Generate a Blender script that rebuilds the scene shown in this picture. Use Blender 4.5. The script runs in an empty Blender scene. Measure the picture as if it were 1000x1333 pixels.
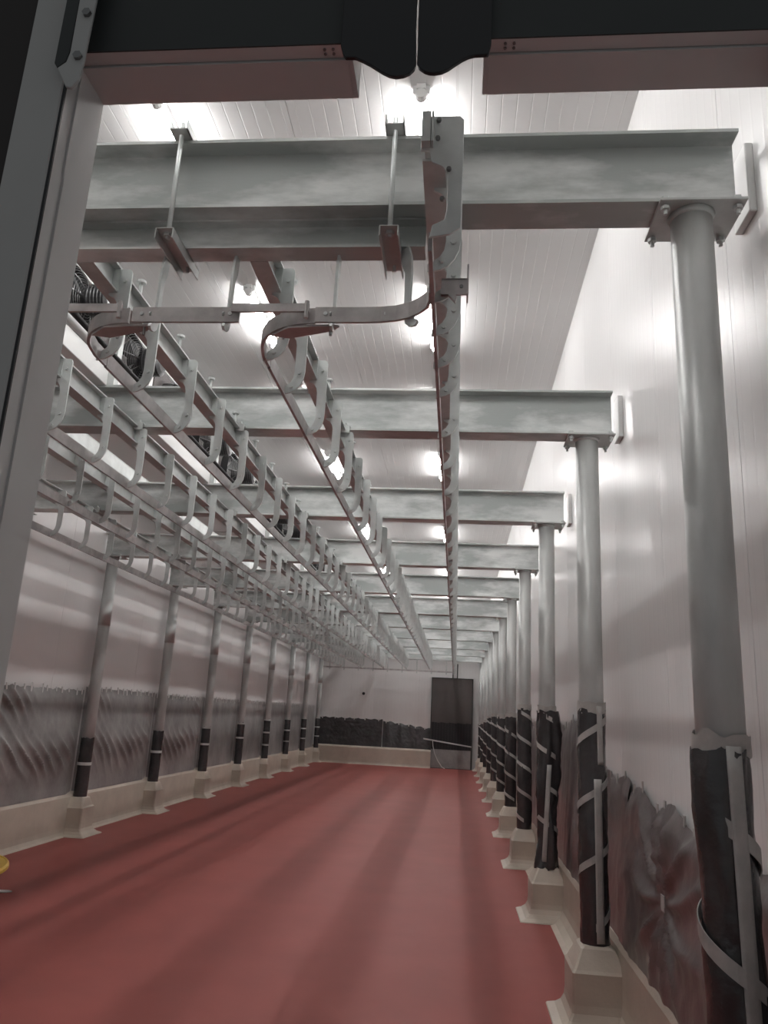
import bpy, math, random
from mathutils import Matrix, Vector, noise
random.seed(7)
S = bpy.context.scene
C = S.collection

# ------------------------------------------------------------------ camera
PITCH, ROLL, YAW, FPX, CAMH = 0.2563, -0.0524, 0.1028, 1007.65, 1.6027
cam_d = bpy.data.cameras.new('camera'); cam = bpy.data.objects.new('camera', cam_d); C.objects.link(cam)
R = Matrix.Rotation(YAW, 3, 'Z') @ Matrix.Rotation(PITCH, 3, 'X') @ Matrix.Rotation(ROLL, 3, 'Y')
right, fwd, up = R.col[0], R.col[1], R.col[2]
M4 = Matrix((right, up, -fwd)).transposed().to_4x4(); M4.translation = Vector((0, 0, CAMH))
cam.matrix_world = M4
cam_d.sensor_fit = 'VERTICAL'; cam_d.sensor_height = 36; cam_d.lens = FPX * 36 / 1333
cam_d.clip_start = 0.05; cam_d.clip_end = 200
S.camera = cam
# ------------------------------------------------------------------ world and exposure
w = bpy.data.worlds.new('world'); S.world = w; w.use_nodes = True
w.node_tree.nodes['Background'].inputs[0].default_value = (0.80, 0.84, 0.86, 1)
w.node_tree.nodes['Background'].inputs[1].default_value = 0.22
TUBE = 69.0
S.view_settings.view_transform = 'Standard'; S.view_settings.look = 'None'
S.view_settings.gamma = 1; S.view_settings.use_curve_mapping = False
S.view_settings.exposure = 0.0

# ------------------------------------------------------------------ helpers
class MB:
    def __init__(s): s.v = []; s.f = []
    def box(s, x0, x1, y0, y1, z0, z1):
        n = len(s.v)
        s.v += [(x0,y0,z0),(x1,y0,z0),(x1,y1,z0),(x0,y1,z0),(x0,y0,z1),(x1,y0,z1),(x1,y1,z1),(x0,y1,z1)]
        s.f += [tuple(n+i for i in q) for q in ((0,3,2,1),(4,5,6,7),(0,1,5,4),(1,2,6,5),(2,3,7,6),(3,0,4,7))]
        return s
    def prism(s, pts, axis, a, b):
        """2-D polygon extruded along axis ('x': pts=(y,z), 'y': pts=(x,z), 'z': pts=(x,y))"""
        n = len(s.v); k = len(pts)
        for t in (a, b):
            for p, q in pts:
                s.v.append({'x': (t,p,q), 'y': (p,t,q), 'z': (p,q,t)}[axis])
        s.f.append(tuple(n+i for i in range(k))); s.f.append(tuple(n+k+i for i in reversed(range(k))))
        for i in range(k):
            j = (i+1) % k; s.f.append((n+i, n+k+i, n+k+j, n+j))
        return s
    def tube(s, path, r, seg=8, cap=True):
        P = [Vector(p) for p in path]; n = len(s.v)
        rr = r if isinstance(r, (list, tuple)) else [r]*len(P)
        for i, p in enumerate(P):
            d = (P[min(i+1, len(P)-1)] - P[max(i-1, 0)]).normalized()
            a = d.orthogonal().normalized() if abs(d.z) > .9 else d.cross(Vector((0,0,1))).normalized()
            if abs(d.z) > .9: a = (Vector((1,0,0)) - d*d.x).normalized()
            b = d.cross(a)
            for k in range(seg):
                t = 2*math.pi*k/seg; s.v.append(tuple(p + (a*math.cos(t) + b*math.sin(t))*rr[i]))
        for i in range(len(P)-1):
            for k in range(seg):
                j = (k+1) % seg; s.f.append((n+i*seg+k, n+i*seg+j, n+(i+1)*seg+j, n+(i+1)*seg+k))
        if cap:
            s.f.append(tuple(n+k for k in reversed(range(seg)))); m = n+(len(P)-1)*seg
            s.f.append(tuple(m+k for k in range(seg)))
        return s
    def ribbon(s, path, z0, z1, th):
        """flat bar standing on edge that follows a path in plan"""
        P = [Vector((p[0], p[1])) for p in path]; n = len(s.v)
        for i, p in enumerate(P):
            d = (P[min(i+1, len(P)-1)] - P[max(i-1, 0)]).normalized(); q = Vector((-d.y, d.x))*th/2
            s.v += [(p.x+q.x,p.y+q.y,z0),(p.x-q.x,p.y-q.y,z0),(p.x-q.x,p.y-q.y,z1),(p.x+q.x,p.y+q.y,z1)]
        for i in range(len(P)-1):
            a = n+4*i
            for k in range(4):
                j = (k+1) % 4; s.f.append((a+k, a+j, a+4+j, a+4+k))
        s.f.append((n+3,n+2,n+1,n)); a = n+4*(len(P)-1); s.f.append((a,a+1,a+2,a+3))
        return s
    def ibeam(s, axis, a, b, c, z0, z1, wd, tf, tw):
        h = wd/2; t = tw/2
        pts = [(c-h,z0),(c+h,z0),(c+h,z0+tf),(c+t,z0+tf),(c+t,z1-tf),(c+h,z1-tf),(c+h,z1),(c-h,z1),(c-h,z1-tf),(c-t,z1-tf),(c-t,z0+tf),(c-h,z0+tf)]
        # as three boxes: clean normals
        if axis == 'x':
            s.box(a,b,c-h,c+h,z0,z0+tf).box(a,b,c-h,c+h,z1-tf,z1).box(a,b,c-t,c+t,z0+tf,z1-tf)
        else:
            s.box(c-h,c+h,a,b,z0,z0+tf).box(c-h,c+h,a,b,z1-tf,z1).box(c-t,c+t,a,b,z0+tf,z1-tf)
        return s
    def mesh(s, name, mat=None, smooth=False, bevel=0):
        m = bpy.data.meshes.new(name); m.from_pydata(s.v, [], s.f); m.update()
        import bmesh
        bm = bmesh.new(); bm.from_mesh(m)
        bmesh.ops.recalc_face_normals(bm, faces=bm.faces)
        if bevel: bmesh.ops.bevel(bm, geom=bm.edges[:], offset=bevel, segments=1, affect='EDGES')
        bm.to_mesh(m); bm.free()
        if mat: m.materials.append(mat)
        if smooth:
            for p in m.polygons: p.use_smooth = True
        return m

def obj(name, mb, mat, parent=None, smooth=False, bevel=0, label=None):
    me = mb if isinstance(mb, bpy.types.Mesh) else mb.mesh(name, mat, smooth, bevel)
    o = bpy.data.objects.new(name, me); C.objects.link(o)
    if parent: o.parent = parent
    if label: o['label'] = label
    return o
def place(o, loc):
    o.location = loc; return o
def thing(name, label, cat, loc=(0,0,0), group=None):
    o = bpy.data.objects.new(name, None); C.objects.link(o); o.location = loc
    o.empty_display_size = .1
    return tag(o, label, cat, group)
def tag(o, label, cat, group=None):
    o['label'] = label; o['category'] = cat
    if group: o['group'] = group
    return o
def struct(name, mb, mat, label, smooth=False):
    o = obj(name, mb, mat, smooth=smooth); o['kind'] = 'structure'; o['label'] = label; o['category'] = name.split('_')[0]
    return o
ORD = ['first','second','third','fourth','fifth','sixth','seventh','eighth','ninth','tenth','eleventh','twelfth']

# ------------------------------------------------------------------ materials
def mat(name, col, rough=.5, metal=0, var=0.0, vscale=6, bump=0.0, bscale=40, col2=None, spec=.5, stretch=(1,1,1), coat=0, rvar=0.0):
    m = bpy.data.materials.new(name); m.use_nodes = True; nt = m.node_tree; N = nt.nodes; L = nt.links
    b = N['Principled BSDF']; b.inputs['Roughness'].default_value = rough; b.inputs['Metallic'].default_value = metal
    b.inputs['Specular IOR Level'].default_value = spec; b.inputs['Coat Weight'].default_value = coat
    b.inputs['Base Color'].default_value = (*col, 1)
    if var or bump or rvar or col2:
        tc = N.new('ShaderNodeTexCoord'); mp = N.new('ShaderNodeMapping'); mp.inputs['Scale'].default_value = stretch
        geo = N.new('ShaderNodeNewGeometry'); L.new(geo.outputs['Position'], mp.inputs[0])
    if var or col2:
        nz = N.new('ShaderNodeTexNoise'); nz.inputs['Scale'].default_value = vscale; nz.inputs['Detail'].default_value = 6
        nz.inputs['Roughness'].default_value = .6; L.new(mp.outputs[0], nz.inputs['Vector'])
        cr = N.new('ShaderNodeValToRGB'); cr.color_ramp.elements[0].position = .36; cr.color_ramp.elements[1].position = .66
        c2 = col2 or tuple(min(1, c*(1+var)) for c in col)
        cr.color_ramp.elements[0].color = (*[c*(1-var) for c in col], 1); cr.color_ramp.elements[1].color = (*c2, 1)
        L.new(nz.outputs['Fac'], cr.inputs[0]); L.new(cr.outputs[0], b.inputs['Base Color'])
        if rvar:
            mr = N.new('ShaderNodeMapRange'); mr.inputs['To Min'].default_value = rough-rvar; mr.inputs['To Max'].default_value = rough+rvar
            L.new(nz.outputs['Fac'], mr.inputs['Value']); L.new(mr.outputs[0], b.inputs['Roughness'])
    if bump:
        n2 = N.new('ShaderNodeTexNoise'); n2.inputs['Scale'].default_value = bscale; n2.inputs['Detail'].default_value = 4
        L.new(mp.outputs[0], n2.inputs['Vector'])
        bp = N.new('ShaderNodeBump'); bp.inputs['Strength'].default_value = bump; bp.inputs['Distance'].default_value = .01
        L.new(n2.outputs['Fac'], bp.inputs['Height']); L.new(bp.outputs[0], b.inputs['Normal'])
    return m
def ribbed(name, col, axis, pitch, rough, depth=.0025, width=.12):
    """white coated sandwich panel with fine rolled grooves every pitch metres"""
    m = mat(name, col, rough, var=.02, vscale=.7); nt = m.node_tree; N = nt.nodes; L = nt.links; b = N['Principled BSDF']
    geo = N.new('ShaderNodeNewGeometry'); sp = N.new('ShaderNodeSeparateXYZ'); L.new(geo.outputs['Position'], sp.inputs[0])
    d = N.new('ShaderNodeMath'); d.operation = 'DIVIDE'; d.inputs[1].default_value = pitch; L.new(sp.outputs[axis], d.inputs[0])
    f = N.new('ShaderNodeMath'); f.operation = 'FRACT'; L.new(d.outputs[0], f.inputs[0])
    c = N.new('ShaderNodeMath'); c.operation = 'PINGPONG'; c.inputs[1].default_value = .5; L.new(f.outputs[0], c.inputs[0])
    mr = N.new('ShaderNodeMapRange'); mr.inputs['From Min'].default_value = 0; mr.inputs['From Max'].default_value = width; L.new(c.outputs[0], mr.inputs['Value'])
    bp = N.new('ShaderNodeBump'); bp.inputs['Strength'].default_value = 1; bp.inputs['Distance'].default_value = depth
    L.new(mr.outputs[0], bp.inputs['Height']); L.new(bp.outputs[0], b.inputs['Normal'])
    return m
M = {}
M['galv'] = mat('galvanised_steel', (.50,.52,.51), .42, .25, var=.13, vscale=7, bump=.08, bscale=60, rvar=.08)
M['galv_beam'] = mat('galvanised_beam', (.42,.45,.44), .42, .20, var=.06, vscale=2.6, col2=(.74,.76,.75), bump=.06, bscale=50, stretch=(.55,1,1.7), rvar=.08)
e_ = [n for n in M['galv_beam'].node_tree.nodes if n.type == 'VALTORGB'][0].color_ramp.elements; e_[0].position = .44; e_[1].position = .62
M['galv_pipe'] = mat('galvanised_pipe', (.48,.49,.48), .40, .25, var=.12, vscale=5, stretch=(1,1,.35), bump=.04, bscale=30, rvar=.06)
M['galv_bright'] = mat('zinc_plate', (.60,.63,.62), .42, .25, var=.08, vscale=9, rvar=.06)
M['rail_bar'] = mat('bare_steel_bar', (.42,.40,.395), .38, .4, var=.2, vscale=8)
M['bolt'] = mat('bolt_steel', (.22,.22,.22), .4, .8)
M['wall'] = ribbed('white_wall_panel', (.80,.795,.79), 'Y', .1, .27, .0005, .12); M['wall'].node_tree.nodes['Principled BSDF'].inputs['Specular IOR Level'].default_value = .5
M['wall_b'] = ribbed('white_back_panel', (.70,.695,.69), 'X', .1, .4, .0012, .2)
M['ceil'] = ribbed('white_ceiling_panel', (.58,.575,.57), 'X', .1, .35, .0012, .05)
M['joint'] = mat('panel_joint', (.5,.49,.48), .6)
M['floor'] = mat('red_resin_floor', (.285,.078,.067), .5, var=.06, vscale=1.6, bump=.15, bscale=160, spec=.22)
M['cream'] = mat('cream_resin', (.50,.435,.365), .45, var=.07, vscale=4, bump=.1, bscale=60)
M['film_dark'] = mat('black_plastic_film', (.040,.038,.040), .26, var=.2, vscale=5, spec=.8, bump=.6, bscale=16)
M['film_mid'] = mat('smoky_plastic_film', (.125,.105,.104), .28, var=.25, vscale=3, spec=.8, bump=.6, bscale=8)
M['film_grey'] = mat('grey_plastic_film', (.25,.245,.24), .28, var=.3, vscale=1.7, spec=.7, bump=.5, bscale=9)
M['tape'] = mat('grey_tape', (.42,.41,.395), .5, var=.12, vscale=12)
M['tape_white'] = mat('white_tape', (.62,.61,.6), .5)
M['clear_wrap'] = mat('milky_wrap', (.42,.40,.38), .35, var=.1, vscale=20)
M['frame'] = mat('grey_door_frame', (.42,.42,.41), .5, var=.03, vscale=3)
M['soffit'] = mat('door_lining', (.52,.51,.50), .5, var=.03, vscale=3)
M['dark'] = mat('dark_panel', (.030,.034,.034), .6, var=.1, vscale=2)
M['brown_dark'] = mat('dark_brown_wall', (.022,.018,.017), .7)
M['rubber'] = mat('black_rubber', (.008,.008,.010), .45)
M['evap'] = mat('white_cooler_case', (.74,.74,.73), .35)
M['coil'] = mat('cooler_coil', (.09,.08,.078), .5, .2, bump=.6, bscale=90)
M['fan'] = mat('black_fan', (.015,.015,.016), .35)
M['wire'] = mat('fan_wire', (.14,.14,.14), .35, .6)
M['housing'] = mat('lamp_housing', (.7,.7,.69), .4)
M['door_dark'] = mat('dark_door_leaf', (.085,.073,.07), .4, var=.1, vscale=1)
M['yellow'] = mat('yellow_plastic', (.62,.40,.07), .4)
tb = bpy.data.materials.new('lit_tube'); tb.use_nodes = True; b = tb.node_tree.nodes['Principled BSDF']
b.inputs['Base Color'].default_value = (.9,.9,.9,1); b.inputs['Emission Color'].default_value = (1,.985,.975,1); b.inputs['Emission Strength'].default_value = TUBE
M['tube'] = tb

# ------------------------------------------------------------------ dimensions
D, Y0, NF = 2.4, 2.6085, 11
FY = [Y0 + D*i for i in range(NF)]
ZT, ZTOP = 3.4745, 3.785
XR, XL = .827, -4.617
WR, WL, YB, HC = 1.07, -4.75, 26.95, 5.58
YD0, YD1 = 1.59, 1.75
ZH = 3.25

# ------------------------------------------------------------------ setting
struct('floor', MB().box(WL-.3, WR+.3, -2.0, YB+.3, -.12, 0), M['floor'], 'matt red resin floor running the length of the cold room')
wr = struct('wall_right', MB().box(WR+.006, WR+.12, YD0, YB+.1, 0, HC), M['joint'], 'white ribbed insulated panel wall on the right')
wl = struct('wall_left', MB().box(WL-.12, WL-.006, YD0, YB+.1, 0, HC), M['joint'], 'white panel wall on the left crossed by rail shadows')
wb = struct('wall_back', MB().box(WL-.12, WR+.12, YB+.006, YB+.12, 0, HC), M['joint'], 'white panel wall at the far end of the room')
ce = struct('ceiling', MB().box(WL-.12, WR+.12, YD0, YB+.12, HC+.006, HC+.12), M['joint'], 'white ribbed panel ceiling with lamps')
pw = 1.2
me_r = MB().box(0, .006, .002, pw-.002, 0, HC).mesh('panel', M['wall']); me_l = MB().box(-.006, 0, .002, pw-.002, 0, HC).mesh('panel', M['wall'])
for k in range(22):
    y = YD1 - 1.2 + pw*(k+.4) + .72
    if y + pw > YB+.2: break
    place(obj('panel', me_r, None, wr), (WR, y, 0)); place(obj('panel', me_l, None, wl), (WL, y, 0))
bw = (WR-WL)/5
me_b = MB().box(.002, bw-.002, 0, .006, 0, HC).mesh('panel', M['wall_b'])
for k in range(5): place(obj('panel', me_b, None, wb), (WL+bw*k, YB, 0))
me_c = MB().box(.002, bw-.002, .002, 5.046, -.0, .006).mesh('panel', M['ceil'])
for k in range(5):
    for j in range(5): place(obj('panel', me_c, None, ce), (WL+bw*k, YD1+5.04*j, HC))
# white cover plates fixed on the right wall behind each beam end
cpm = MB().box(.015, .045, .0, .16, .03, .33).mesh('cover_plate', M['evap'], bevel=.004)
for i in range(NF-1): place(obj('cover_plate', cpm, None, wr), (WR-.045, FY[i], 3.46))
# small dark cable hole in the back wall
obj('cable_gland', MB().tube([(-3.15,YB+.001,2.28),(-3.15,YB-.03,2.28)], .05, 12), M['fan'], wb, label='small black cable gland')

# coved resin kerbs along the walls
def kerb(pts, axis, a, b, name, label):
    struct(name, MB().prism(pts, axis, a, b), M['cream'], label)
kerb([(.82,0),(.862,.012),(.905,.045),(.932,.095),(.94,.16),(.943,.40),(.962,.432),(WR,.475),(WR,0)], 'y', YD1, YB, 'baseboard_right', 'cream resin kerb along the right wall')
kerb([(-4.615,0),(-4.65,.015),(-4.668,.05),(-4.675,.10),(-4.68,.44),(-4.695,.47),(WL,.495),(WL,0)], 'y', YD1, YB, 'baseboard_left', 'cream resin kerb along the left wall')
kerb([(26.60,0),(26.64,.025),(26.655,.07),(26.66,.52),(26.68,.545),(YB,.58),(YB,0)], 'x', WL, -.80, 'baseboard_back', 'cream resin kerb along the far wall')

# ------------------------------------------------------------------ door opening the camera looks through
t = bpy.data.objects.new('trim_2', None); C.objects.link(t); t.location = (0, YD0, 0); t['kind'] = 'structure'; t['label'] = 'pale grey frame and dark head of the doorway in front of the camera'; t['category'] = 'door frame'
def W(name, mb, m, **k):
    o = obj(name, mb, m, t, **k); o.matrix_parent_inverse = Matrix.Translation((0,-YD0,0)); return o
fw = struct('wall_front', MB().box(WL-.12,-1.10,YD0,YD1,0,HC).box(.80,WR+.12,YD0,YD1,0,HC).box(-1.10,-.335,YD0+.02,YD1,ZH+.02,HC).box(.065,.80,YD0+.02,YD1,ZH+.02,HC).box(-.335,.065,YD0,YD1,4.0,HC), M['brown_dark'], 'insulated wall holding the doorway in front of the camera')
inn = struct('trim_1', MB().box(WL,-1.10,YD1+.002,YD1+.01,0,HC).box(.80,WR,YD1+.002,YD1+.01,0,HC).box(-1.10,-.335,YD1+.002,YD1+.01,ZH+.02,HC).box(.065,.80,YD1+.002,YD1+.01,ZH+.02,HC), M['evap'], 'white inner facing of the door wall')
# jambs
W('jamb', MB().box(-1.180,-1.062,YD0-.010,YD0,0,HC-2), M['frame'], bevel=.003, label='front face of the left jamb')
W('gasket', MB().box(-1.062,-1.055,YD0-.006,YD0,0,3.16), M['rubber'])
W('lining', MB().box(-1.10,-1.056,YD0,YD1+.012,0,ZH+.02), M['soffit'])
W('lining_lip', MB().prism([(YD0+.045,0),(YD1+.012,0),(YD1+.012,ZH),(YD0+.045,ZH),(YD0+.045,2.93),(YD0+.05,2.90)],'x',-1.056,-1.050), M['soffit'])
W('jamb', MB().box(.783,.90,YD0-.010,YD0,0,HC-2), M['frame'], bevel=.003, label='front face of the right jamb')
W('lining', MB().box(.778,.80,YD0,YD1+.012,0,ZH+.02), M['soffit'])
# head soffits, two boards each side of the rail slot
for x0, x1 in ((-1.05,-.325),(.04,.778)):
    W('head_lining', MB().box(x0 if x0 > 0 else x0, x1, YD0+.043, YD1+.012, ZH, ZH+.02), M['soffit'])
    W('head_board', MB().box(x0, x1 + (.0 if x0 > 0 else -.012), YD0, YD0+.04, ZH+.006, ZH+.02), M['soffit'])
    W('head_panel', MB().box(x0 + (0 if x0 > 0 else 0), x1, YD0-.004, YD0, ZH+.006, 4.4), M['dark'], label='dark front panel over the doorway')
W('slot_lining', MB().box(-.3245,-.312,YD0,YD1+.012,ZH,4.0), M['soffit'])
W('slot_lining', MB().box(.027,.0395,YD0,YD1+.012,ZH,4.0), M['soffit'])
for sx, xs in ((-1, -.36), (1, .08)):
    for k in range(4):
        x = xs + (k % 2)*.022*sx; y = YD0+.012 + (k//2)*.014
        W('screw', MB().tube([(x,y,ZH+.007),(x,y,ZH+.002)], .004, 6), M['bolt'])
# guide profile end with two bolts on the left jamb
def sc(pts, y0, y1): return [(x*y1/y0, CAMH+(z-CAMH)*y1/y0) for x, z in pts]
W('guide_profile', MB().prism(sc([(-1.110,3.65),(-1.070,3.65),(-1.073,3.274),(-1.079,3.242),(-1.101,3.223),(-1.112,3.24)],1.6,1.545),'y',1.545,YD0-.011), M['dark'], bevel=.002, label='dark blue-grey side of the guide profile')
W('guide_plate', MB().prism(sc([(-1.075,3.65),(-1.022,3.65),(-1.030,3.245),(-1.035,3.182),(-1.053,3.157),(-1.068,3.162),(-1.101,3.223),(-1.079,3.242),(-1.073,3.274)],1.6,1.535),'y',1.535,1.5445), M['frame'], bevel=.002)
for bx, bz in sc([(-1.043,3.398),(-1.047,3.256)],1.6,1.535):
    W('bolt', MB().tube([(bx,1.535,bz),(bx,1.526,bz)], .012, 6), M['bolt'])
# rubber seal flaps closing the rail slot
def flap(label, outline, bulge):
    mb = MB(); n = 0
    xs = [p[0] for p in outline]; cx = sum(xs)/len(xs)
    mb.prism(outline, 'y', -.006, .006)
    o = obj('rubber_flap', mb, M['rubber'], bevel=.002); o.location = (0, bulge, 0)
    return tag(o, label, 'rubber flap')
fl = [(-.352,4.05),(-.350,3.31),(-.342,3.283),(-.335,3.271),(-.308,3.270),(-.288,3.259),(-.268,3.246),(-.234,3.220),(-.216,3.209),(-.198,3.204),(-.178,3.207),(-.162,3.215),(-.151,3.228),(-.147,3.245),(-.149,3.30),(-.152,3.365),(-.154,4.05)]
fr = [(-.150,4.05),(-.147,3.365),(-.145,3.30),(-.1455,3.245),(-.139,3.231),(-.125,3.219),(-.112,3.2135),(-.099,3.212),(-.080,3.215),(-.063,3.224),(-.045,3.239),(-.028,3.252),(-.012,3.261),(.003,3.265),(.039,3.266),(.046,3.300),(.046,3.325),(.046,3.328),(.046,4.05)]
def near(o): return [(x*1.565/1.65, CAMH+(z-CAMH)*1.565/1.65) for x, z in o]
flap('black rubber flap left of the centre slit over the doorway', near(fl), 1.565)
flap('black rubber flap right of the centre slit over the doorway', near(fr), 1.565)

# ------------------------------------------------------------------ cross beams
bcm = MB().ibeam('x', -4.78, .992, 0, ZT, ZTOP, .16, .014, .010)
bcm.box(-.9,-.892,-.075,.075,ZT+.014,ZTOP-.014)
bme = MB().ibeam('x', -4.735, .992, 0, 0, ZTOP-ZT, .16, .014, .010).mesh('cross_beam', M['galv_beam'])
for i in range(NF):
    which = 'nearest the doorway, behind the hanging rods' if i == 0 else ('against the far wall' if i == NF-1 else 'counted from the doorway')
    o = obj('cross_beam', bme, None); o.location = (0, FY[i], ZT)
    tag(o, ('galvanised cross beam ' if i in (0, NF-1) else ORD[i] + ' galvanised cross beam ') + which, 'beam', 'galvanised cross beams')
# small beam below the first beam
o = obj('secondary_beam', MB().ibeam('x', -4.75, -.165, 2.652, ZT-.1295, ZT-.001, .094, .009, .006), M['galv_beam'])
tag(o, 'slim galvanised beam bolted under the nearest cross beam', 'beam')

# ------------------------------------------------------------------ columns, plinths
def plinth(x, y, label, zt, side):
    hx, hy = (.152, .17) if side == 1 else (.135, .165)
    rings = [(hx+.10,hy+.10,0),(hx+.096,hy+.096,.008),(hx+.055,hy+.055,.026),(hx+.022,hy+.022,.055),(hx+.005,hy+.005,.09),(hx,hy,.13),(hx,hy,zt-.12),(hx-.012,hy-.012,zt-.105),(.095,.10,zt-.012),(.08,.085,zt)]
    mb = MB()
    for a, b_, z in rings:
        c = .012
        mb.v += [(-a+c,-b_,z),(a-c,-b_,z),(a,-b_+c,z),(a,b_-c,z),(a-c,b_,z),(-a+c,b_,z),(-a,b_-c,z),(-a,-b_+c,z)]
    for r_ in range(len(rings)-1):
        for k in range(8):
            j = (k+1) % 8; mb.f.append((r_*8+k, r_*8+j, (r_+1)*8+j, (r_+1)*8+k))
    mb.f.append(tuple(range(8))[::-1]); mb.f.append(tuple((len(rings)-1)*8+k for k in range(8)))
    o = obj('column_plinth', mb, M['cream']); o.location = (x, y, 0)
    tag(o, label, 'plinth', 'cream resin plinths at the column feet')

def wrap_mesh(z0, z1, r, seed, ragged=.02, seg=36, rows=34, m=None, folds=1.0, flare=0):
    mb = MB()
    for j in range(rows+1):
        f = j/rows
        for k in range(seg):
            a = 2*math.pi*k/seg
            z = z0 + (z1-z0)*f
            p = Vector((math.cos(a)*1.6, math.sin(a)*1.6, z*5+seed*7.3))
            d = abs(noise.noise(p)) * .012 + abs(noise.noise(p*2.7 + Vector((0,0,3)))) * .006
            d += flare * max(0, noise.noise(Vector((math.cos(a)*1.2, math.sin(a)*1.2, z*1.7+seed)))) * .035
            if j in (0, rows): z += ragged * noise.noise(Vector((math.cos(a)*2.3, math.sin(a)*2.3, seed)))
            rr = r + .003 + d*folds
            mb.v.append((rr*math.cos(a), rr*math.sin(a), z))
    for j in range(rows):
        for k in range(seg):
            q = (k+1) % seg; mb.f.append((j*seg+k, j*seg+q, (j+1)*seg+q, (j+1)*seg+k))
    return mb
def helix(z0, z1, r, width, pitch, hand, ph):
    mb = MB(); n = int(abs(z1-z0)/pitch*28); n = max(n, 4)
    for i in range(n+1):
        z = z0 + (z1-z0)*i/n; a = ph + hand*2*math.pi*(z-z0)/pitch
        wob = .004*noise.noise(Vector((a, z*3, 1)))
        for dz, rr in ((-width/2, r), (width/2, r), (width/2, r+.003), (-width/2, r+.003)):
            mb.v.append(((rr+wob)*math.cos(a), (rr+wob)*math.sin(a), z+dz))
    for i in range(n):
        for k in range(4):
            j = (k+1) % 4; mb.f.append((4*i+k, 4*i+j, 4*i+4+j, 4*i+4+k))
    mb.f.append((3,2,1,0)); mb.f.append((4*n,4*n+1,4*n+2,4*n+3))
    return mb
def vstrip(z0, z1, r, a0, wa, lean=0):
    mb = MB(); n = 14; s_ = 4
    for i in range(n+1):
        z = z0+(z1-z0)*i/n
        for k in range(s_+1):
            a = a0 + lean*i/n + wa*(k/s_-.5)
            mb.v.append((r*math.cos(a), r*math.sin(a), z))
        for k in range(s_, -1, -1):
            a = a0 + lean*i/n + wa*(k/s_-.5)
            mb.v.append(((r-.006)*math.cos(a), (r-.006)*math.sin(a), z))
    m_ = 2*(s_+1)
    for i in range(n):
        for k in range(m_):
            j = (k+1) % m_; mb.f.append((i*m_+k, i*m_+j, (i+1)*m_+j, (i+1)*m_+k))
    mb.f.append(tuple(range(m_))[::-1]); mb.f.append(tuple(n*m_+k for k in range(m_)))
    return mb

PR = .0745
pipe_me = MB().tube([(0,0,.35),(0,0,ZT-.012)], PR, 40).mesh('pipe', M['galv_pipe'], smooth=True)
weld_me = MB().tube([(0,0,ZT-.035),(0,0,ZT-.014)], [PR+.001,PR+.010], 32).mesh('weld', M['galv'], smooth=True)
cap_me = MB().box(-.135,.172,-.105,.155,ZT-.013,ZT-.001).mesh('cap_plate', M['galv'], bevel=.002)
cap_l = MB().box(-.128,.155,-.105,.155,ZT-.013,ZT-.001).mesh('cap_plate', M['galv'], bevel=.002)
bolt_me = MB().tube([(0,0,-.045),(0,0,-.004)], .008, 8).tube([(0,0,-.026),(0,0,-.013)], .017, 6).tube([(0,0,.012),(0,0,.026)], .017, 6).mesh('bolt', M['galv_bright'])
wtop_r = [1.585, 1.73, 1.745, 1.80, 1.72, 1.70, 1.74, 1.70, 1.6, 1.55, 1.5]
wtop_l = [0,0,0,1.14,1.19,1.23,1.29,1.36,1.38,1.40,1.42]
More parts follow.
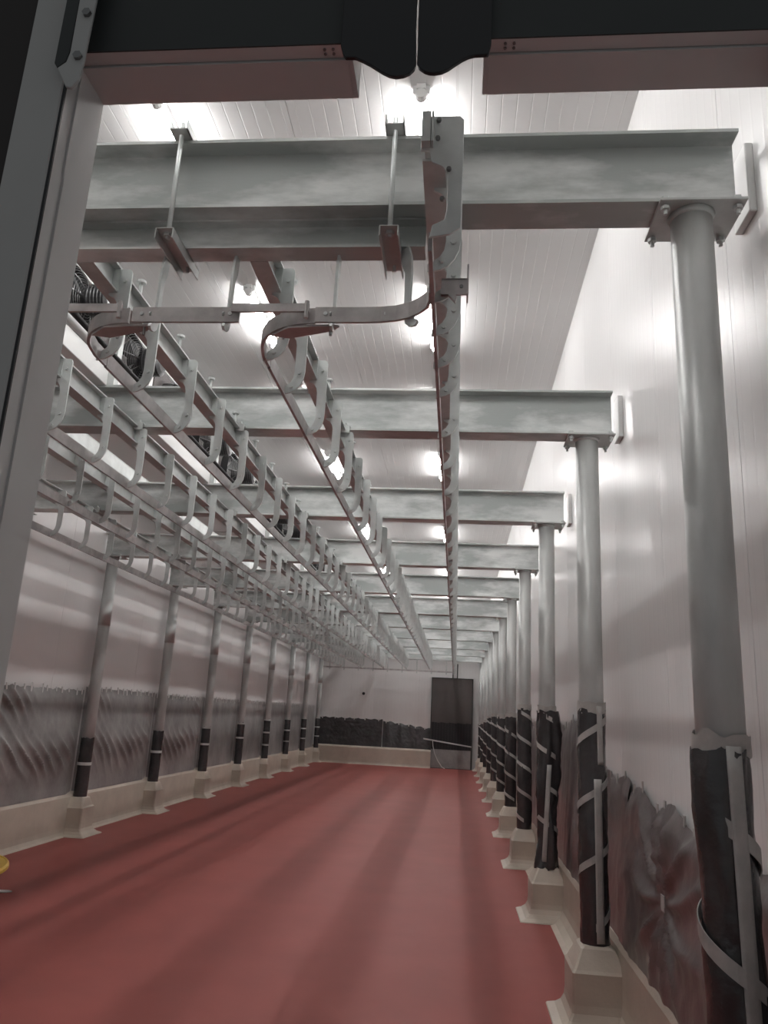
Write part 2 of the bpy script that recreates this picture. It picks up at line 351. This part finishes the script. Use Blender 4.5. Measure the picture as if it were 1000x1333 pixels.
for i in range(NF):
    # right row
    if i == 0: lab = 'galvanised pipe column nearest the camera in the right row, foot wrapped in black plastic'
    elif i == NF-1: lab = 'last galvanised column of the right row by the far door'
    else: lab = ORD[i] + ' galvanised column from the doorway in the right row, black-wrapped foot'
    t = thing('steel_column', lab, 'column', (XR, FY[i], 0), 'columns of the right row')
    obj('pipe', pipe_me, None, t); obj('weld', weld_me, None, t); obj('cap_plate', cap_me, None, t)
    for bx in (-.112, .145):
        for by in (-.072, .125):
            b_ = obj('bolt', bolt_me, None, t); b_.location = (bx, by, ZT-.007)
    zt = wtop_r[i]; hand = 1 if i == 1 else -1
    obj('plastic_wrap', wrap_mesh(.39, zt-.03, PR, i, m=None, folds=1 if i != 2 else 2.2, flare=1 if i in (0,2) else .4, rows=40 if i < 4 else 16, seg=40 if i < 4 else 20), M['film_dark'], t, smooth=True)
    obj('tape_collar', wrap_mesh(zt-.05, zt+.015, PR+.005, i+30, ragged=.02, rows=4, folds=.8), M['clear_wrap'], t, smooth=True, label='pale crumpled tape collar')
    pitch = .30 if i in (0,) else .27
    obj('spiral_tape', helix(.50, zt-.02 if i == 0 else zt-.08, PR+(.016 if i in (0,2) else .012), .050 if i == 0 else .042, (.38,.36)[i] if i < 2 else .30, hand, (5.68, 4.63)[i] if i < 2 else .8*i+2.2), M['tape'], t, smooth=False, label='grey spiral tape')
    if i == 0:
        obj('straight_tape', vstrip(.42, zt-.02, PR+.019, -math.pi/2+.30, .50, -.22), M['tape'], t, smooth=True, label='grey straight tape')
    if i == 1:
        obj('straight_tape', vstrip(.42, 1.30, PR+.017, -math.pi/2+.22, .52, -.02), M['tape'], t, smooth=True, label='grey straight tape')
        obj('straight_tape', vstrip(1.38, zt-.01, PR+.017, -math.pi/2+.42, .42, 0), M['tape'], t, smooth=True, label='grey straight tape')
    if i == 2:
        obj('straight_tape', vstrip(.45, 1.25, PR+.024, -math.pi/2-.4, .42, .5), M['tape'], t, smooth=True, label='grey loose tape')
    plinth(XR, FY[i], (ORD[i] + ' cream resin plinth from the doorway along the right wall') if i else 'cream resin plinth under the nearest right column', .405, 1)
    # left row
    if i >= 1:
        t = thing('steel_column', ('last galvanised column of the left row, in the far corner' if i == NF-1 else ('galvanised column of the left row, ' + ORD[max(i-3,0)] + ' one visible beyond the door jamb' if i >= 3 else ('galvanised column of the left row hidden by the door jamb, ' + ORD[i-1] + ' from the front'))), 'column', (XL, FY[i], 0), 'columns of the left row')
        obj('pipe', pipe_me, None, t); obj('cap_plate', cap_l, None, t)
        for bx in (-.105, .13):
            b_ = obj('bolt', bolt_me, None, t); b_.location = (bx, -.072, ZT-.007)
        zt = wtop_l[i] or 1.15
        obj('plastic_wrap', wrap_mesh(.42, zt, PR, i+11, rows=20, seg=24, folds=.8), M['film_dark'], t, smooth=True)
        obj('tape_ring', MB().tube([(0,0,zt-.33),(0,0,zt-.295)], PR+.012, 24), M['tape_white'], t, label='white tape ring')
        if i > 4: obj('tape_ring', MB().tube([(0,0,zt-.035),(0,0,zt-.0)], PR+.012, 24), M['tape'], t)
        if i > 6: obj('tape_ring', MB().tube([(0,0,zt-.62),(0,0,zt-.585)], PR+.012, 24), M['tape'], t)
        obj('shoulder_collar', MB().tube([(0,0,2.55),(0,0,2.90)], PR+.004, 20, cap=True), M['galv_pipe'], t, smooth=True)
        plinth(XL, FY[i], ('last cream resin plinth on the left, in the far corner' if i == NF-1 else ORD[max(i-3,0)] + ' cream resin plinth on the left seen right of the door jamb' if i >= 3 else ORD[i] + ' cream plinth on the left behind the door jamb'), .44, -1)

# ------------------------------------------------------------------ overhead rails
ZP0, ZP1 = 3.345, 3.4735
prx = [-.080, -.80, -1.535, -2.262, -2.972, -3.69]
YEND = [26.9, 24.3, 24.6, 24.9, 25.2, 25.4]
br = [(.001,3.462),(.038,3.462),(.049,3.456),(.055,3.442),(.055,3.135),(.050,3.103),(.036,3.070),(.015,3.046),(-.010,3.032),(-.052,3.021),(-.052,3.050),(-.032,3.057),(-.032,3.064),(-.012,3.080),(.001,3.103),(.006,3.135),(.006,3.27),(.001,3.298),(-.014,3.320),(-.040,3.334),(-.040,3.3445),(.001,3.3445)]
br_me = MB().prism(br, 'y', -.005, .005).box(-.032,-.0005,-.005,.005,3.3545,3.4635).mesh('hanger_bracket', M['galv_bright'])
brb = MB().prism(br, 'y', -.005, .005).box(-.032,-.0005,-.005,.005,3.3545,3.4635)
for bx, bz in ((.028,3.40),(.030,3.13),(-.005,3.060)): brb.tube([(bx,-.0055,bz),(bx,-.014,bz)], .009, 6)
brb_me = brb.mesh('hanger_bracket', M['galv_bright'])
clip_me = MB().box(-.03,.03,-.100,-.060,ZT+.014,ZT+.022).box(-.03,.03,-.112,-.098,ZT-.03,ZT+.022).tube([(0,-.09,ZT-.02),(0,-.09,ZT+.045)], .008, 6).tube([(0,-.09,ZT+.022),(0,-.09,ZT+.032)], .015, 6).mesh('beam_clip', M['galv'])
stud_me = MB().tube([(0,0,ZP1),(0,0,ZP1+.06)], .010, 8).tube([(0,0,ZP1+.06),(0,0,ZP1+.072)], .024, 10).mesh('stud', M['galv_bright'])
names = ['centre rail, rightmost of the six, with a bolted end plate', 'rail next to the left of the centre rail', 'rail, third counted from the right, beside the black fans', 'rail, fourth counted from the right', 'rail, second from the left wall', 'rail closest to the left wall']
rails = []
for r_, pr in enumerate(prx):
    ys = 2.135 if r_ == 0 else 2.702
    t = thing('overhead_rail', 'galvanised overhead ' + names[r_], 'rail', (pr, ys, 0), 'galvanised overhead meat rails')
    rails.append((t, ys))
    def part(name, mb, m, **k):
        o = obj(name, mb, m, t, **k); o.location = (0, -ys, 0); return o
    part('purlin', MB().ibeam('y', ys, YEND[r_], -.0375, ZP0, ZP1, .075, .009, .006), M['galv'])
    yb = {0: 2.145, 1: 3.002, 2: 3.002}.get(r_, 2.9)
    part('rail_bar', MB().box(-.046,-.033, yb, YEND[r_], 3.020, 3.088), M['rail_bar'])
    if r_ == 0:
        ep = [(-.081,3.505),(-.038,3.508),(.043,3.506),(.056,3.492),(.057,3.351),(.055,3.092),(.021,3.067),(-.042,3.056),(-.034,3.099),(.003,3.118),(.010,3.156),(.008,3.292),(-.009,3.315),(-.043,3.333),(-.052,3.376),(-.082,3.379)]
        part('end_plate', MB().prism(ep, 'y', ys-.012, ys-.002), M['galv_bright'], bevel=.001)
        part('angle_cleat', MB().box(-.079,-.050,ys-.045,ys-.012,3.385,3.500).box(-.047,-.040,ys-.045,ys-.012,3.385,3.500), M['galv_bright'])
        for bx, bz in ((-.025,3.488),(-.027,3.418),(.012,3.30),(-.006,3.19),(-.068,3.40)):
            part('bolt', MB().tube([(bx,ys-.012,bz),(bx,ys-.022,bz)], .008, 6), M['bolt'])
        Ys = [2.27, 2.47, 2.715, 3.0, 3.31]; k = 1
    else:
        Ys = [2.94, 3.29]; k = 1
    y = 3.84
    while y < YEND[r_]-.1: Ys.append(y); y += .5475
    for n_, y in enumerate(Ys):
        if y < ys: continue
        o = obj('hanger_bracket', brb_me if n_ < 6 else br_me, None, t); o.location = (0, y-ys, 0)
    for i in range(NF):
        if FY[i] > YEND[r_]: break
        if i == 0: continue
        o = obj('beam_clip', clip_me, None, t); o.location = (.0 , FY[i]-ys, 0)
    if r_ == 2 or r_ == 1:
        y = 3.17
        while y < 12:
            if min(abs(y-f) for f in FY) > .12:
                o = obj('stud', stud_me, None, t); o.location = (-.012, y-ys, 0)
            y += .5475 if r_ == 2 else 1.095

# cross rail at the front with its curved switches
t = thing('cross_rail', 'flat bar cross rail with curved switches hung below the nearest beam', 'rail', (0, 2.61, 0))
def cp(name, mb, m, **k):
    o = obj(name, mb, m, t, **k); o.location = (0, -2.61, 0); return o
def arc(cx, cy, r, a0, a1, n=12): return [(cx+r*math.cos(math.radians(a0+(a1-a0)*i/n)), cy+r*math.sin(math.radians(a0+(a1-a0)*i/n))) for i in range(n+1)]
cp('rail_bar', MB().ribbon([(-.57,2.61),(-.40,2.61),(-.32,2.607),(-.26,2.597),(-.21,2.575),(-.17,2.54),(-.140,2.50),(-.128,2.45),(-.126,2.40)], 3.024, 3.086, .012), M['rail_bar'])
cp('rail_bar', MB().box(-1.29,-.865,2.604,2.616,3.024,3.086), M['rail_bar'])
cp('rail_bar', MB().box(-4.6,-1.60,2.604,2.616,3.024,3.086), M['rail_bar'])
for x, last in ((-.84,1), (-1.575,2)):
    rt_, ry = rails[last]
    def cq(name, mb, m):
        o = obj(name, mb, m, rt_); o.location = (-prx[last], -ry, 0); return o
    cur = [(x,3.0),(x,2.90)] + arc(x+.27, 2.88, .262, 180, 270, 12)[1:]
    cq('switch_curve', MB().ribbon(cur, 3.024, 3.086, .012), M['rail_bar'])
    under = [(x+.08,2.70),(x+.16,2.635),(x+.27,2.622),(x+.34,2.622),(x+.36,2.63),(x+.33,2.66),(x+.24,2.69),(x+.15,2.72)]
    cq('switch_plate', MB().prism(under, 'z', 3.014, 3.023), M['rail_bar'])
    cp('switch_tongue', MB().box(x-.05,x+.25,2.580,2.592,3.055,3.088).tube([(x+.24,2.586,3.03),(x+.24,2.586,3.10)], .009, 8), M['rail_bar'])
    cq('pivot_pin', MB().tube([(x+.33,2.63,2.98),(x+.33,2.63,3.0135)], .006, 6), M['bolt'])
jh = [(2.655,3.3435),(2.695,3.3435),(2.690,3.28),(2.668,3.23),(2.665,3.05),(2.655,3.015),(2.632,2.995),(2.606,2.990),(2.592,3.000),(2.598,3.015),(2.6165,3.022),(2.6165,3.070),(2.630,3.080),(2.634,3.10),(2.634,3.24),(2.640,3.30)]
j_me = MB().prism([(y-2.61, z) for y, z in jh], 'x', -.005, .005).tube([(.0-.009,-.008,3.057),(-.003,-.008,3.057)], .008, 6).mesh('hanger', M['galv_bright'])
for x in (-.505,-.92,-1.21,-1.70,-2.05,-2.40,-2.76,-3.1,-3.5): place(obj('hanger', j_me, None, t), (x, 0, 0))
o = obj('hanger', j_me, None, t); o.location = (-.19, -.035, 0); o.rotation_euler = (0,0,math.radians(48))
for x in (-.53,-.30,-.90,-1.25): cp('rivet', MB().tube([(x,2.602,3.057),(x,2.598,3.057)], .008, 8), M['galv_bright'])
# cross rail at the far end
t = thing('cross_rail', 'thin cross rail at the far end joining the rail ends above the back wall', 'rail', (0, 25.75, 0))
o = obj('rail_bar', MB().box(-4.4,-.13,-.007,.007,3.033,3.083), M['rail_bar'], t)
for k in range(9):
    o = obj('hanger', MB().box(-.02,.02,.008,.018,2.98,ZP1), M['galv'], t); o.location = (-.35-.48*k, 0, 0)
obj('support_angle', MB().box(-4.5,-.16,.008,.014,ZP1-.05,ZP1).box(-4.5,-.16,.008,.06,ZP1,ZP1+.006), M['galv'], t)
# channel bracket bolted across the centre rail
t = thing('channel_bracket', 'small channel bracket bolted across the centre rail where the cross rail meets', 'bracket', (-.035, 2.425, 3.03))
obj('channel', MB().box(-.055,.040,-.004,.004,0,.062).box(-.055,.040,-.004,.055,.058,.064).box(.034,.040,-.010,.055,0,.115), M['rail_bar'], t)
obj('bolt', MB().tube([(.015,-.006,.03),(.015,-.010,.03)], .007, 8), M['bolt'], t)
obj('clamp', MB().prism([(-.055,.02),(-.02,.03),(.0,-.01),(-.004,-.03),(-.03,.0),(-.055,.0)],'y',-.006,.010), M['rail_bar'], t)

# threaded rods with channels hung in front of the first beam
for n_, (x, lab) in enumerate(((-1.145,'left one of two rods hanging in front of the nearest beam'), (-.292,'right one of two rods hanging in front of the nearest beam, beside the centre rail'))):
    t = thing('rod_hanger', lab, 'rod hanger', (x, 2.507, 3.30), 'threaded rod hangers')
    obj('rod', MB().tube([(0,0,.02),(0,0,.545)], .0095, 10), M['galv_bright'], t, smooth=True)
    obj('channel', MB().box(-.036,.036,-.04,.26,.040,.0445).box(-.036,-.0315,-.04,.26,0,.0445).box(.0315,.036,-.04,.26,0,.0445), M['galv'], t, bevel=.0008)
    obj('channel', MB().box(-.036,.036,-.04,.10,.487,.492).box(-.036,-.032,-.04,.10,.487,.53).box(.032,.036,-.04,.10,.487,.53), M['galv'], t, label='short top channel lying on the beam flange')
    for z in (.028, .497, ): obj('nut', MB().tube([(0,0,z),(0,0,z+.012)], .018, 6), M['galv_bright'], t)
    obj('clamp_bolt', MB().tube([(0,.225,.015),(0,.225,.04)], .008, 6), M['galv_bright'], t)

# ------------------------------------------------------------------ lamps
hm = MB().box(-.03,.03,0,1.26,.055,.09).mesh('housing', M['housing'])
em = MB().box(-.055,.055,.02,.06,.03,.092).mesh('mounting_bracket', M['housing'])
cm = MB().tube([(0,.0,.018),(0,.05,.018)], .036, 12).mesh('end_cap', M['housing'])
tm = MB().tube([(0,.05,.018),(0,1.21,.018)], .030, 10).mesh('tube', M['tube'], smooth=True)
rows = ((-.33,'right-hand row'), (-2.11,'left-hand row'))
for x, rn in rows:
    for k in range(-1, 10):
        y = 4.14 + 2.4*k
        if k == -1: y = 1.82
        t = thing('tube_lamp', f'lit ceiling tube lamp, {ORD[k+1]} from the doorway in the {rn}', 'lamp', (x, y, HC-.093), 'ceiling tube lamps')
        obj('housing', hm, None, t); obj('tube', tm, None, t)
        for e in (0, 1.18): place(obj('mounting_bracket', em, None, t), (0, e, 0))
        place(obj('end_cap', cm, None, t), (0,0,0)); place(obj('end_cap', cm, None, t), (0,1.21,0))

# ------------------------------------------------------------------ air coolers above the rails
def ring(mb, x, y, z, r, w_, seg=24):
    pts = [(x, y+r*math.cos(2*math.pi*k/seg), z+r*math.sin(2*math.pi*k/seg)) for k in range(seg+1)]
    n = len(mb.v)
    for i, p in enumerate(pts[:-1]):
        a = 2*math.pi*i/seg
        for dx, dr in ((-w_,0),(0,-w_),(w_,0),(0,w_)):
            mb.v.append((x+dx, y+(r+dr)*math.cos(a), z+(r+dr)*math.sin(a)))
    for i in range(seg):
        j = (i+1) % seg
        for k in range(4):
            q = (k+1) % 4; mb.f.append((n+4*i+k, n+4*i+q, n+4*j+q, n+4*j+k))
g = MB()
for q in range(1, 12): ring(g, .10 - .09*(q/11)**2, 0, 0, .04+.02*q, .0022)
for k in range(8):
    a = math.pi*k/4
    g.tube([(.12,.05*math.cos(a),.05*math.sin(a)),(.08,.16*math.cos(a),.16*math.sin(a)),(0,.26*math.cos(a),.26*math.sin(a))], .004, 5)
guard_me = g.mesh('fan_guard', M['wire'])
mo = MB().tube([(.12,0,0),(.14,0,0),(.14,0,0),(.30,0,0),(.32,0,0)], [.06,.115,.115,.115,.08], 24)
for k in range(5): ring(mo, .16+.03*k, 0, 0, .116, .005)
motor_me = mo.mesh('motor', M['fan'], smooth=False)
bl = MB()
for k in range(5):
    a = 2*math.pi*k/5; c_, s_ = math.cos(a), math.sin(a); e = .55
    pts = [(.05,.05*c_,.05*s_),(.0,.05*math.cos(a+e),.05*math.sin(a+e)),(-.03,.21*math.cos(a+e),.21*math.sin(a+e)),(.04,.21*c_,.21*s_)]
    n = len(bl.v); bl.v += pts + [(x-.004,y,z) for x, y, z in pts]
    bl.f += [(n,n+1,n+2,n+3),(n+7,n+6,n+5,n+4),(n,n+4,n+5,n+1),(n+1,n+5,n+6,n+2),(n+2,n+6,n+7,n+3),(n+3,n+7,n+4,n)]
bl.tube([(-.02,0,0),(.09,0,0)], .055, 16)
blade_me = bl.mesh('fan_blades', M['fan'])
sh = MB(); sh.tube([(-.10,0,0),(.0,0,0)], .265, 28, cap=False)
shroud_me = sh.mesh('fan_ring', M['fan'], smooth=True)
body_me = MB().box(-.85,0,-1.12,1.12,0,.98).mesh('casing', M['evap'], bevel=.004)
coil_me = MB().box(0,.018,-1.04,1.04,.10,.78).mesh('coil_face', M['coil'])
rib_me = MB().box(0,.02,-1.10,1.10,0,.015).mesh('seam', M['galv'])
tray_me = MB().prism([(-.87,-.05),(.02,-.03),(.04,-.01),(.04,.05),(.032,.05),(.032,0),(.02,-.015),(-.87,-.035)],'y',-1.14,1.14).mesh('drip_tray', M['evap'])
for k in range(10):
    t = thing('air_cooler', f'white air cooler with black fans hung left above the rails, {ORD[k]} from the doorway', 'air cooler', (-3.40, FY[k]+1.2, 4.44), 'air coolers hung over the left rails')
    obj('casing', body_me, None, t); obj('drip_tray', tray_me, None, t)
    obj('coil_face', coil_me, None, t)
    for z in (.08,.80,.95): place(obj('seam', rib_me, None, t), (0,0,z))
    for dy in (-.62, .55):
        fan = place(obj('fan', shroud_me, None, t), (.12, dy, .40)); fan.scale = (1,1.15,1.15)
        for nm, me in (('fan_guard', guard_me), ('motor', motor_me), ('fan_blades', blade_me)): obj(nm, me, None, fan)
    for dx in (-.9,-.06):
        for dy in (-1.0,1.0): place(obj('hanging_rod', MB().tube([(0,0,.98),(0,0,HC-4.441)], .008, 6), M['galv'], t), (dx, dy, 0))
# white service duct and pipes lying on the cross beams
t = thing('service_duct', 'long white service duct with side pipes lying on the cross beams below the coolers', 'duct', (-2.56, 2.6, ZTOP))
obj('duct', MB().box(-.13,0,-.1,23.6,.003,.150), M['evap'], t, bevel=.004)
obj('duct_lid', MB().box(-.135,.006,-.1,23.6,.150,.162), M['galv'], t)
obj('white_pipe', MB().tube([(.17,-.1,.034),(.17,23.6,.034)], .026, 12), M['evap'], t, smooth=True)
obj('dark_pipe', MB().tube([(.245,-.1,.026),(.245,23.6,.026)], .018, 10), M['fan'], t, smooth=True)
for i in range(NF-1): place(obj('support_post', MB().box(-.03,.05,.0,.07,.003,.72).box(-.03,.27,-.01,.08,-.0,.006), M['galv'], t), (.0, FY[i]-2.6+2.0 if False else FY[i]-2.6-.07, 0))

t = thing('cable_tray', 'grey cable tray lying on the cross beams, left of the white service duct', 'cable tray', (-3.44, 2.6, ZTOP))
obj('tray', MB().box(-.03,.03,-.1,23.6,.003,.010).box(-.03,-.026,-.1,23.6,.010,.150).box(.026,.03,-.1,23.6,.010,.150), M['galv'], t)
obj('tray_cover', MB().box(-.033,.033,-.1,23.6,.150,.156), M['galv'], t)

# ------------------------------------------------------------------ protective plastic sheets
def sheet(name, label, side, a0, a1, ztop, zbot, m, off0, off1, seed, style, group, nu=None, nv=36, tabs=.16):
    """side 'R' / 'L' / 'B'; a0..a1 along the wall; hangs from ztop(u) to zbot"""
    L_ = abs(a1-a0); nu = nu or int(L_*26)+6; mb = MB()
    def P(u, v):
        a = a0 + (a1-a0)*u; zt = ztop(u); z = zt + (zbot-zt)*v
        aa = a
        p = Vector((aa*1.3, z*1.3, seed*3.1))
        w1 = noise.noise(p*1.1)
        if style == 'diag':
            q = (aa*1.0 + z*1.25)*8 + 1.5*noise.noise(p*1.1); band = math.exp(-((v-.60-.05*math.sin(aa*3))/.13)**2) + .9*math.exp(-((v-.10)/.16)**2)*max(0, math.sin(aa*2.6+seed))
            d = .060*band*(1-abs(math.sin(q*1.5)))**2.2 + .010*w1
        elif style == 'vert':
            q = aa*13 + 1.8*noise.noise(Vector((aa*2, z*.5, seed)))
            d = .016*(.3+abs(noise.noise(Vector((aa*3, 0, seed)))))*(1+math.sin(q)) + .008*w1
        elif style == 'star':
            cu, cv = .62, .53; du, dv = (u-cu)*L_, (v-cv)*(zt-zbot); an = math.atan2(dv, du); rr = math.hypot(du, dv)
            d = .060*(1-abs(math.sin(an*5.5 + noise.noise(p)*1.2)))**1.6*min(1, rr*5)*math.exp(-rr*1.3) + .012*abs(noise.noise(p*2.6)) + .010*abs(noise.noise(p*6)) + .012*w1 + .02*min(1, rr*3)
        else:
            kk = .35 if side in 'BL' else 1
            d = kk*.030*abs(noise.noise(p*2.2)) + kk*.014*abs(noise.noise(p*5)) + .01*w1
        d += (.004 if side == 'L' else .010)*abs(noise.noise(Vector((aa*9, z*7, seed))))
        d = d*min(1, v*8+.15)*(1-.75*v**5) + .004 + off0 + (off1-off0)*v
        if side == 'L': d = .006 + (d-.006)*min(1, min(u, 1-u)*L_/.22)
        z += (.014*noise.noise(Vector((aa*17, 0, seed))) if v == 0 else 0)
        return {'R': (WR-d, a, z), 'L': (WL+d, a, z), 'B': (a, YB-d, z)}[side]
    for j in range(nv+1):
        for i in range(nu+1): mb.v.append(P(i/nu, j/nv))
    for j in range(nv):
        for i in range(nu):
            k = j*(nu+1)+i; mb.f.append((k, k+1, k+nu+2, k+nu+1))
    t = thing(name, label, 'plastic sheet', P(.5, 1), group); loc = Vector(t.location)
    me = bpy.data.meshes.new('film'); me.from_pydata([tuple(Vector(v)-loc) for v in mb.v], [], mb.f); me.update(); me.materials.append(m)
    for p in me.polygons: p.use_smooth = True
    o = bpy.data.objects.new('film', me); C.objects.link(o); o.parent = t
    n = int(L_/tabs)
    rnd = random.Random(seed)
    for i in range(n):
        u = (i+.5+rnd.uniform(-.25,.25))/n; x, y, z = P(u, 0); hgt = rnd.uniform(.05,.11); wd = rnd.uniform(.010,.018); ln = rnd.uniform(-.15,.15)
        if side == 'B': mbt = MB().box(-wd,wd,-.006,.0,-hgt*.6,hgt*.35)
        else: mbt = MB().box(-.004,.004,-wd,wd,-hgt*.6,hgt*.35)
        s_ = {'R': Vector((-.004,0,0)), 'L': Vector((.004,0,0)), 'B': Vector((0,-.003,0))}[side]
        tt = obj('tape_tab', mbt, M['tape_white'] if side == 'L' or side == 'B' else M['tape'], t); tt.location = Vector((x,y,z)) - loc + s_
        tt.rotation_euler = ((ln,0,0) if side != 'B' else (0,ln,0))
    if style == 'star':
        x, y, z = P(.62, .53); place(obj('tape_patch', MB().box(-.004,.0,-.03,.03,-.035,.035), M['tape'], t), Vector((x-.004,y,z)) - loc)
    return t
def scal(z, amp, n): return lambda u: z - amp*(abs(math.sin(u*math.pi*n)))
G = 'plastic sheets taped to the left wall'
left_edges = [YD1+.1] + [f for f in FY[1:]] + [YB-.02]
for i in range(len(left_edges)-1):
    a, b_ = left_edges[i]+.02, left_edges[i+1]-.02
    if b_-a < .3: continue
    st = 'diag' if i <= 4 and i != 5 else ('vert' if i in (5,) else 'rand')
    vis = i-3
    lab = ('grey folded plastic sheet on the left wall between door jamb and first visible column' if i == 3 else
           ('grey plastic sheet on the left wall behind the door jamb, ' + ORD[i] + ' from the front' if i < 3 else
            f'grey plastic sheet on the left wall just beyond the {ORD[i-4]} visible column'))
    sheet('plastic_sheet', lab, 'L', a, b_, scal(1.70 + .012*i + (.03 if i == 3 else 0), .018, 7), .475, M['film_grey'], .01, .05, 10+i, st, G, nv=44, nu=90)
G = 'plastic sheets taped to the right wall'
rt = {0: lambda u: 1.05 + .05*u + .03*math.sin(u*19),
      1: lambda u: 1.16 + .10*u + .035*math.sin(u*23) - .08*max(0, .2-u)*5,
      2: lambda u: 1.30 + (.36 if u > .80 else (.0 if u < .72 else .36*(u-.72)/.08)) + .02*math.sin(u*26)}
right_edges = [YD1+.15] + FY + [YB-.05]
for i in range(len(right_edges)-1):
    a, b_ = right_edges[i], right_edges[i+1]
    if b_-a < .3: continue
    f = rt.get(i, lambda u: 1.60 + .03*math.sin(u*20))
    lab = ('dark crumpled plastic sheet on the right wall before the nearest column' if i == 0 else
           'dark plastic sheet with star folds on the right wall between the first two columns' if i == 1 else
           f'dark plastic sheet on the right wall between the {ORD[i-1]} and {ORD[i] if i < len(ORD) else "last"} columns' if i < NF else 'last plastic sheet on the right wall')
    sheet('plastic_sheet', lab, 'R', a, b_, f, .42, M['film_mid'], .01, .10, 40+i, 'star' if i == 1 else ('vert' if i > 1 else 'rand'), G, nv=44, nu=80 if i < 4 else 40, tabs=.22)
G = 'black plastic sheets taped to the far wall'
sheet('plastic_sheet', 'black plastic sheet on the far wall, left part beside the left corner', 'B', -4.70, -2.45, scal(1.47, .03, 8), .57, M['film_dark'], .01, .06, 81, 'rand', G, nu=70, tabs=.35)
sheet('plastic_sheet', 'black creased plastic sheet on the far wall beside the dark door', 'B', -2.43, -.84, lambda u: 1.42-.18*u-.02*math.sin(u*30), .57, M['film_dark'], .01, .06, 82, 'vert', G, nu=70, tabs=.3)

# ------------------------------------------------------------------ far door
d1 = struct('door_1', MB().box(-.815,.525,YB-.10,YB-.004,0,2.90), M['door_dark'], 'dark tall door leaf in the far wall')
obj('door_frame', MB().box(-.84,-.815,YB-.12,YB-.004,0,2.93).box(.525,.56,YB-.12,YB-.004,0,2.93).box(-.815,.525,YB-.12,YB-.004,2.90,2.93), M['dark'], d1)
obj('kick_plate', MB().box(-.80,.51,YB-.112,YB-.101,.02,.60), M['film_grey'], d1, label='greyish lower plate')
sb = MB()
for k in range(14):
    x0 = -.80+.094*k; sb.box(x0,x0+.091,YB-.118-.004*(k%2),YB-.101,.61,1.47-.01*(k%3))
obj('plastic_cover', sb, M['rubber'], d1, label='black plastic over the middle of the door')
o = obj('rail_post', MB().box(-.15,-.115,YB-.16,YB-.13,2.93,3.345).box(.0,.035,YB-.16,YB-.13,2.93,3.40), M['dark'], d1)
t = thing('barrier_tape', 'white tape and hanging end across the dark far door', 'tape', (-.2, YB-.16, .85))
obj('tape_band', MB().prism([(-.86,.09),(-.86,.045),(.74,-.14),(.74,-.10)],'y',0,.006), M['tape_white'], t)
obj('tape_end', MB().tube([(-.55,-.005,.05),(-.53,-.01,-.15),(-.47,-.02,-.38),(-.36,-.05,-.60),(-.22,-.10,-.79),(-.12,-.14,-.835)], .014, 6), M['tape_white'], t)

# ------------------------------------------------------------------ bits on the floor at the left edge
t = thing('round_lid', 'round yellow plastic lid tilted on the red floor at the left edge', 'lid', (-4.28, 7.28, .0))
def lathe(prof, seg=36):
    mb = MB()
    for r, z in prof:
        for k in range(seg): mb.v.append((r*math.cos(2*math.pi*k/seg), r*math.sin(2*math.pi*k/seg), z))
    for j in range(len(prof)-1):
        for k in range(seg):
            q = (k+1) % seg; mb.f.append((j*seg+k, j*seg+q, (j+1)*seg+q, (j+1)*seg+k))
    mb.f.append(tuple(range(seg))[::-1]); mb.f.append(tuple((len(prof)-1)*seg+k for k in range(seg)))
    return mb
t.rotation_euler = (.22, 0, 0); t.location.z = .055
obj('lid', lathe([(.235,0),(.25,.004),(.25,.03),(.242,.04),(.22,.042),(.21,.034),(.02,.034)]), M['yellow'], t, smooth=False)
obj('rim', lathe([(.242,.040),(.236,.048),(.226,.048),(.221,.041)]), M['yellow'], t)
o = obj('trowel', MB().prism([(-.25,-.05),(.06,-.035),(.10,0),(.06,.035),(-.25,.05)],'z',.004,.012).box(-.2,-.02,-.012,.012,.012,.03), M['galv_bright'])
o.location = (-3.78, 6.80, 0); o.rotation_euler = (0,0,.2); tag(o, 'pale metal trowel blade lying on the red floor at the left edge', 'trowel')
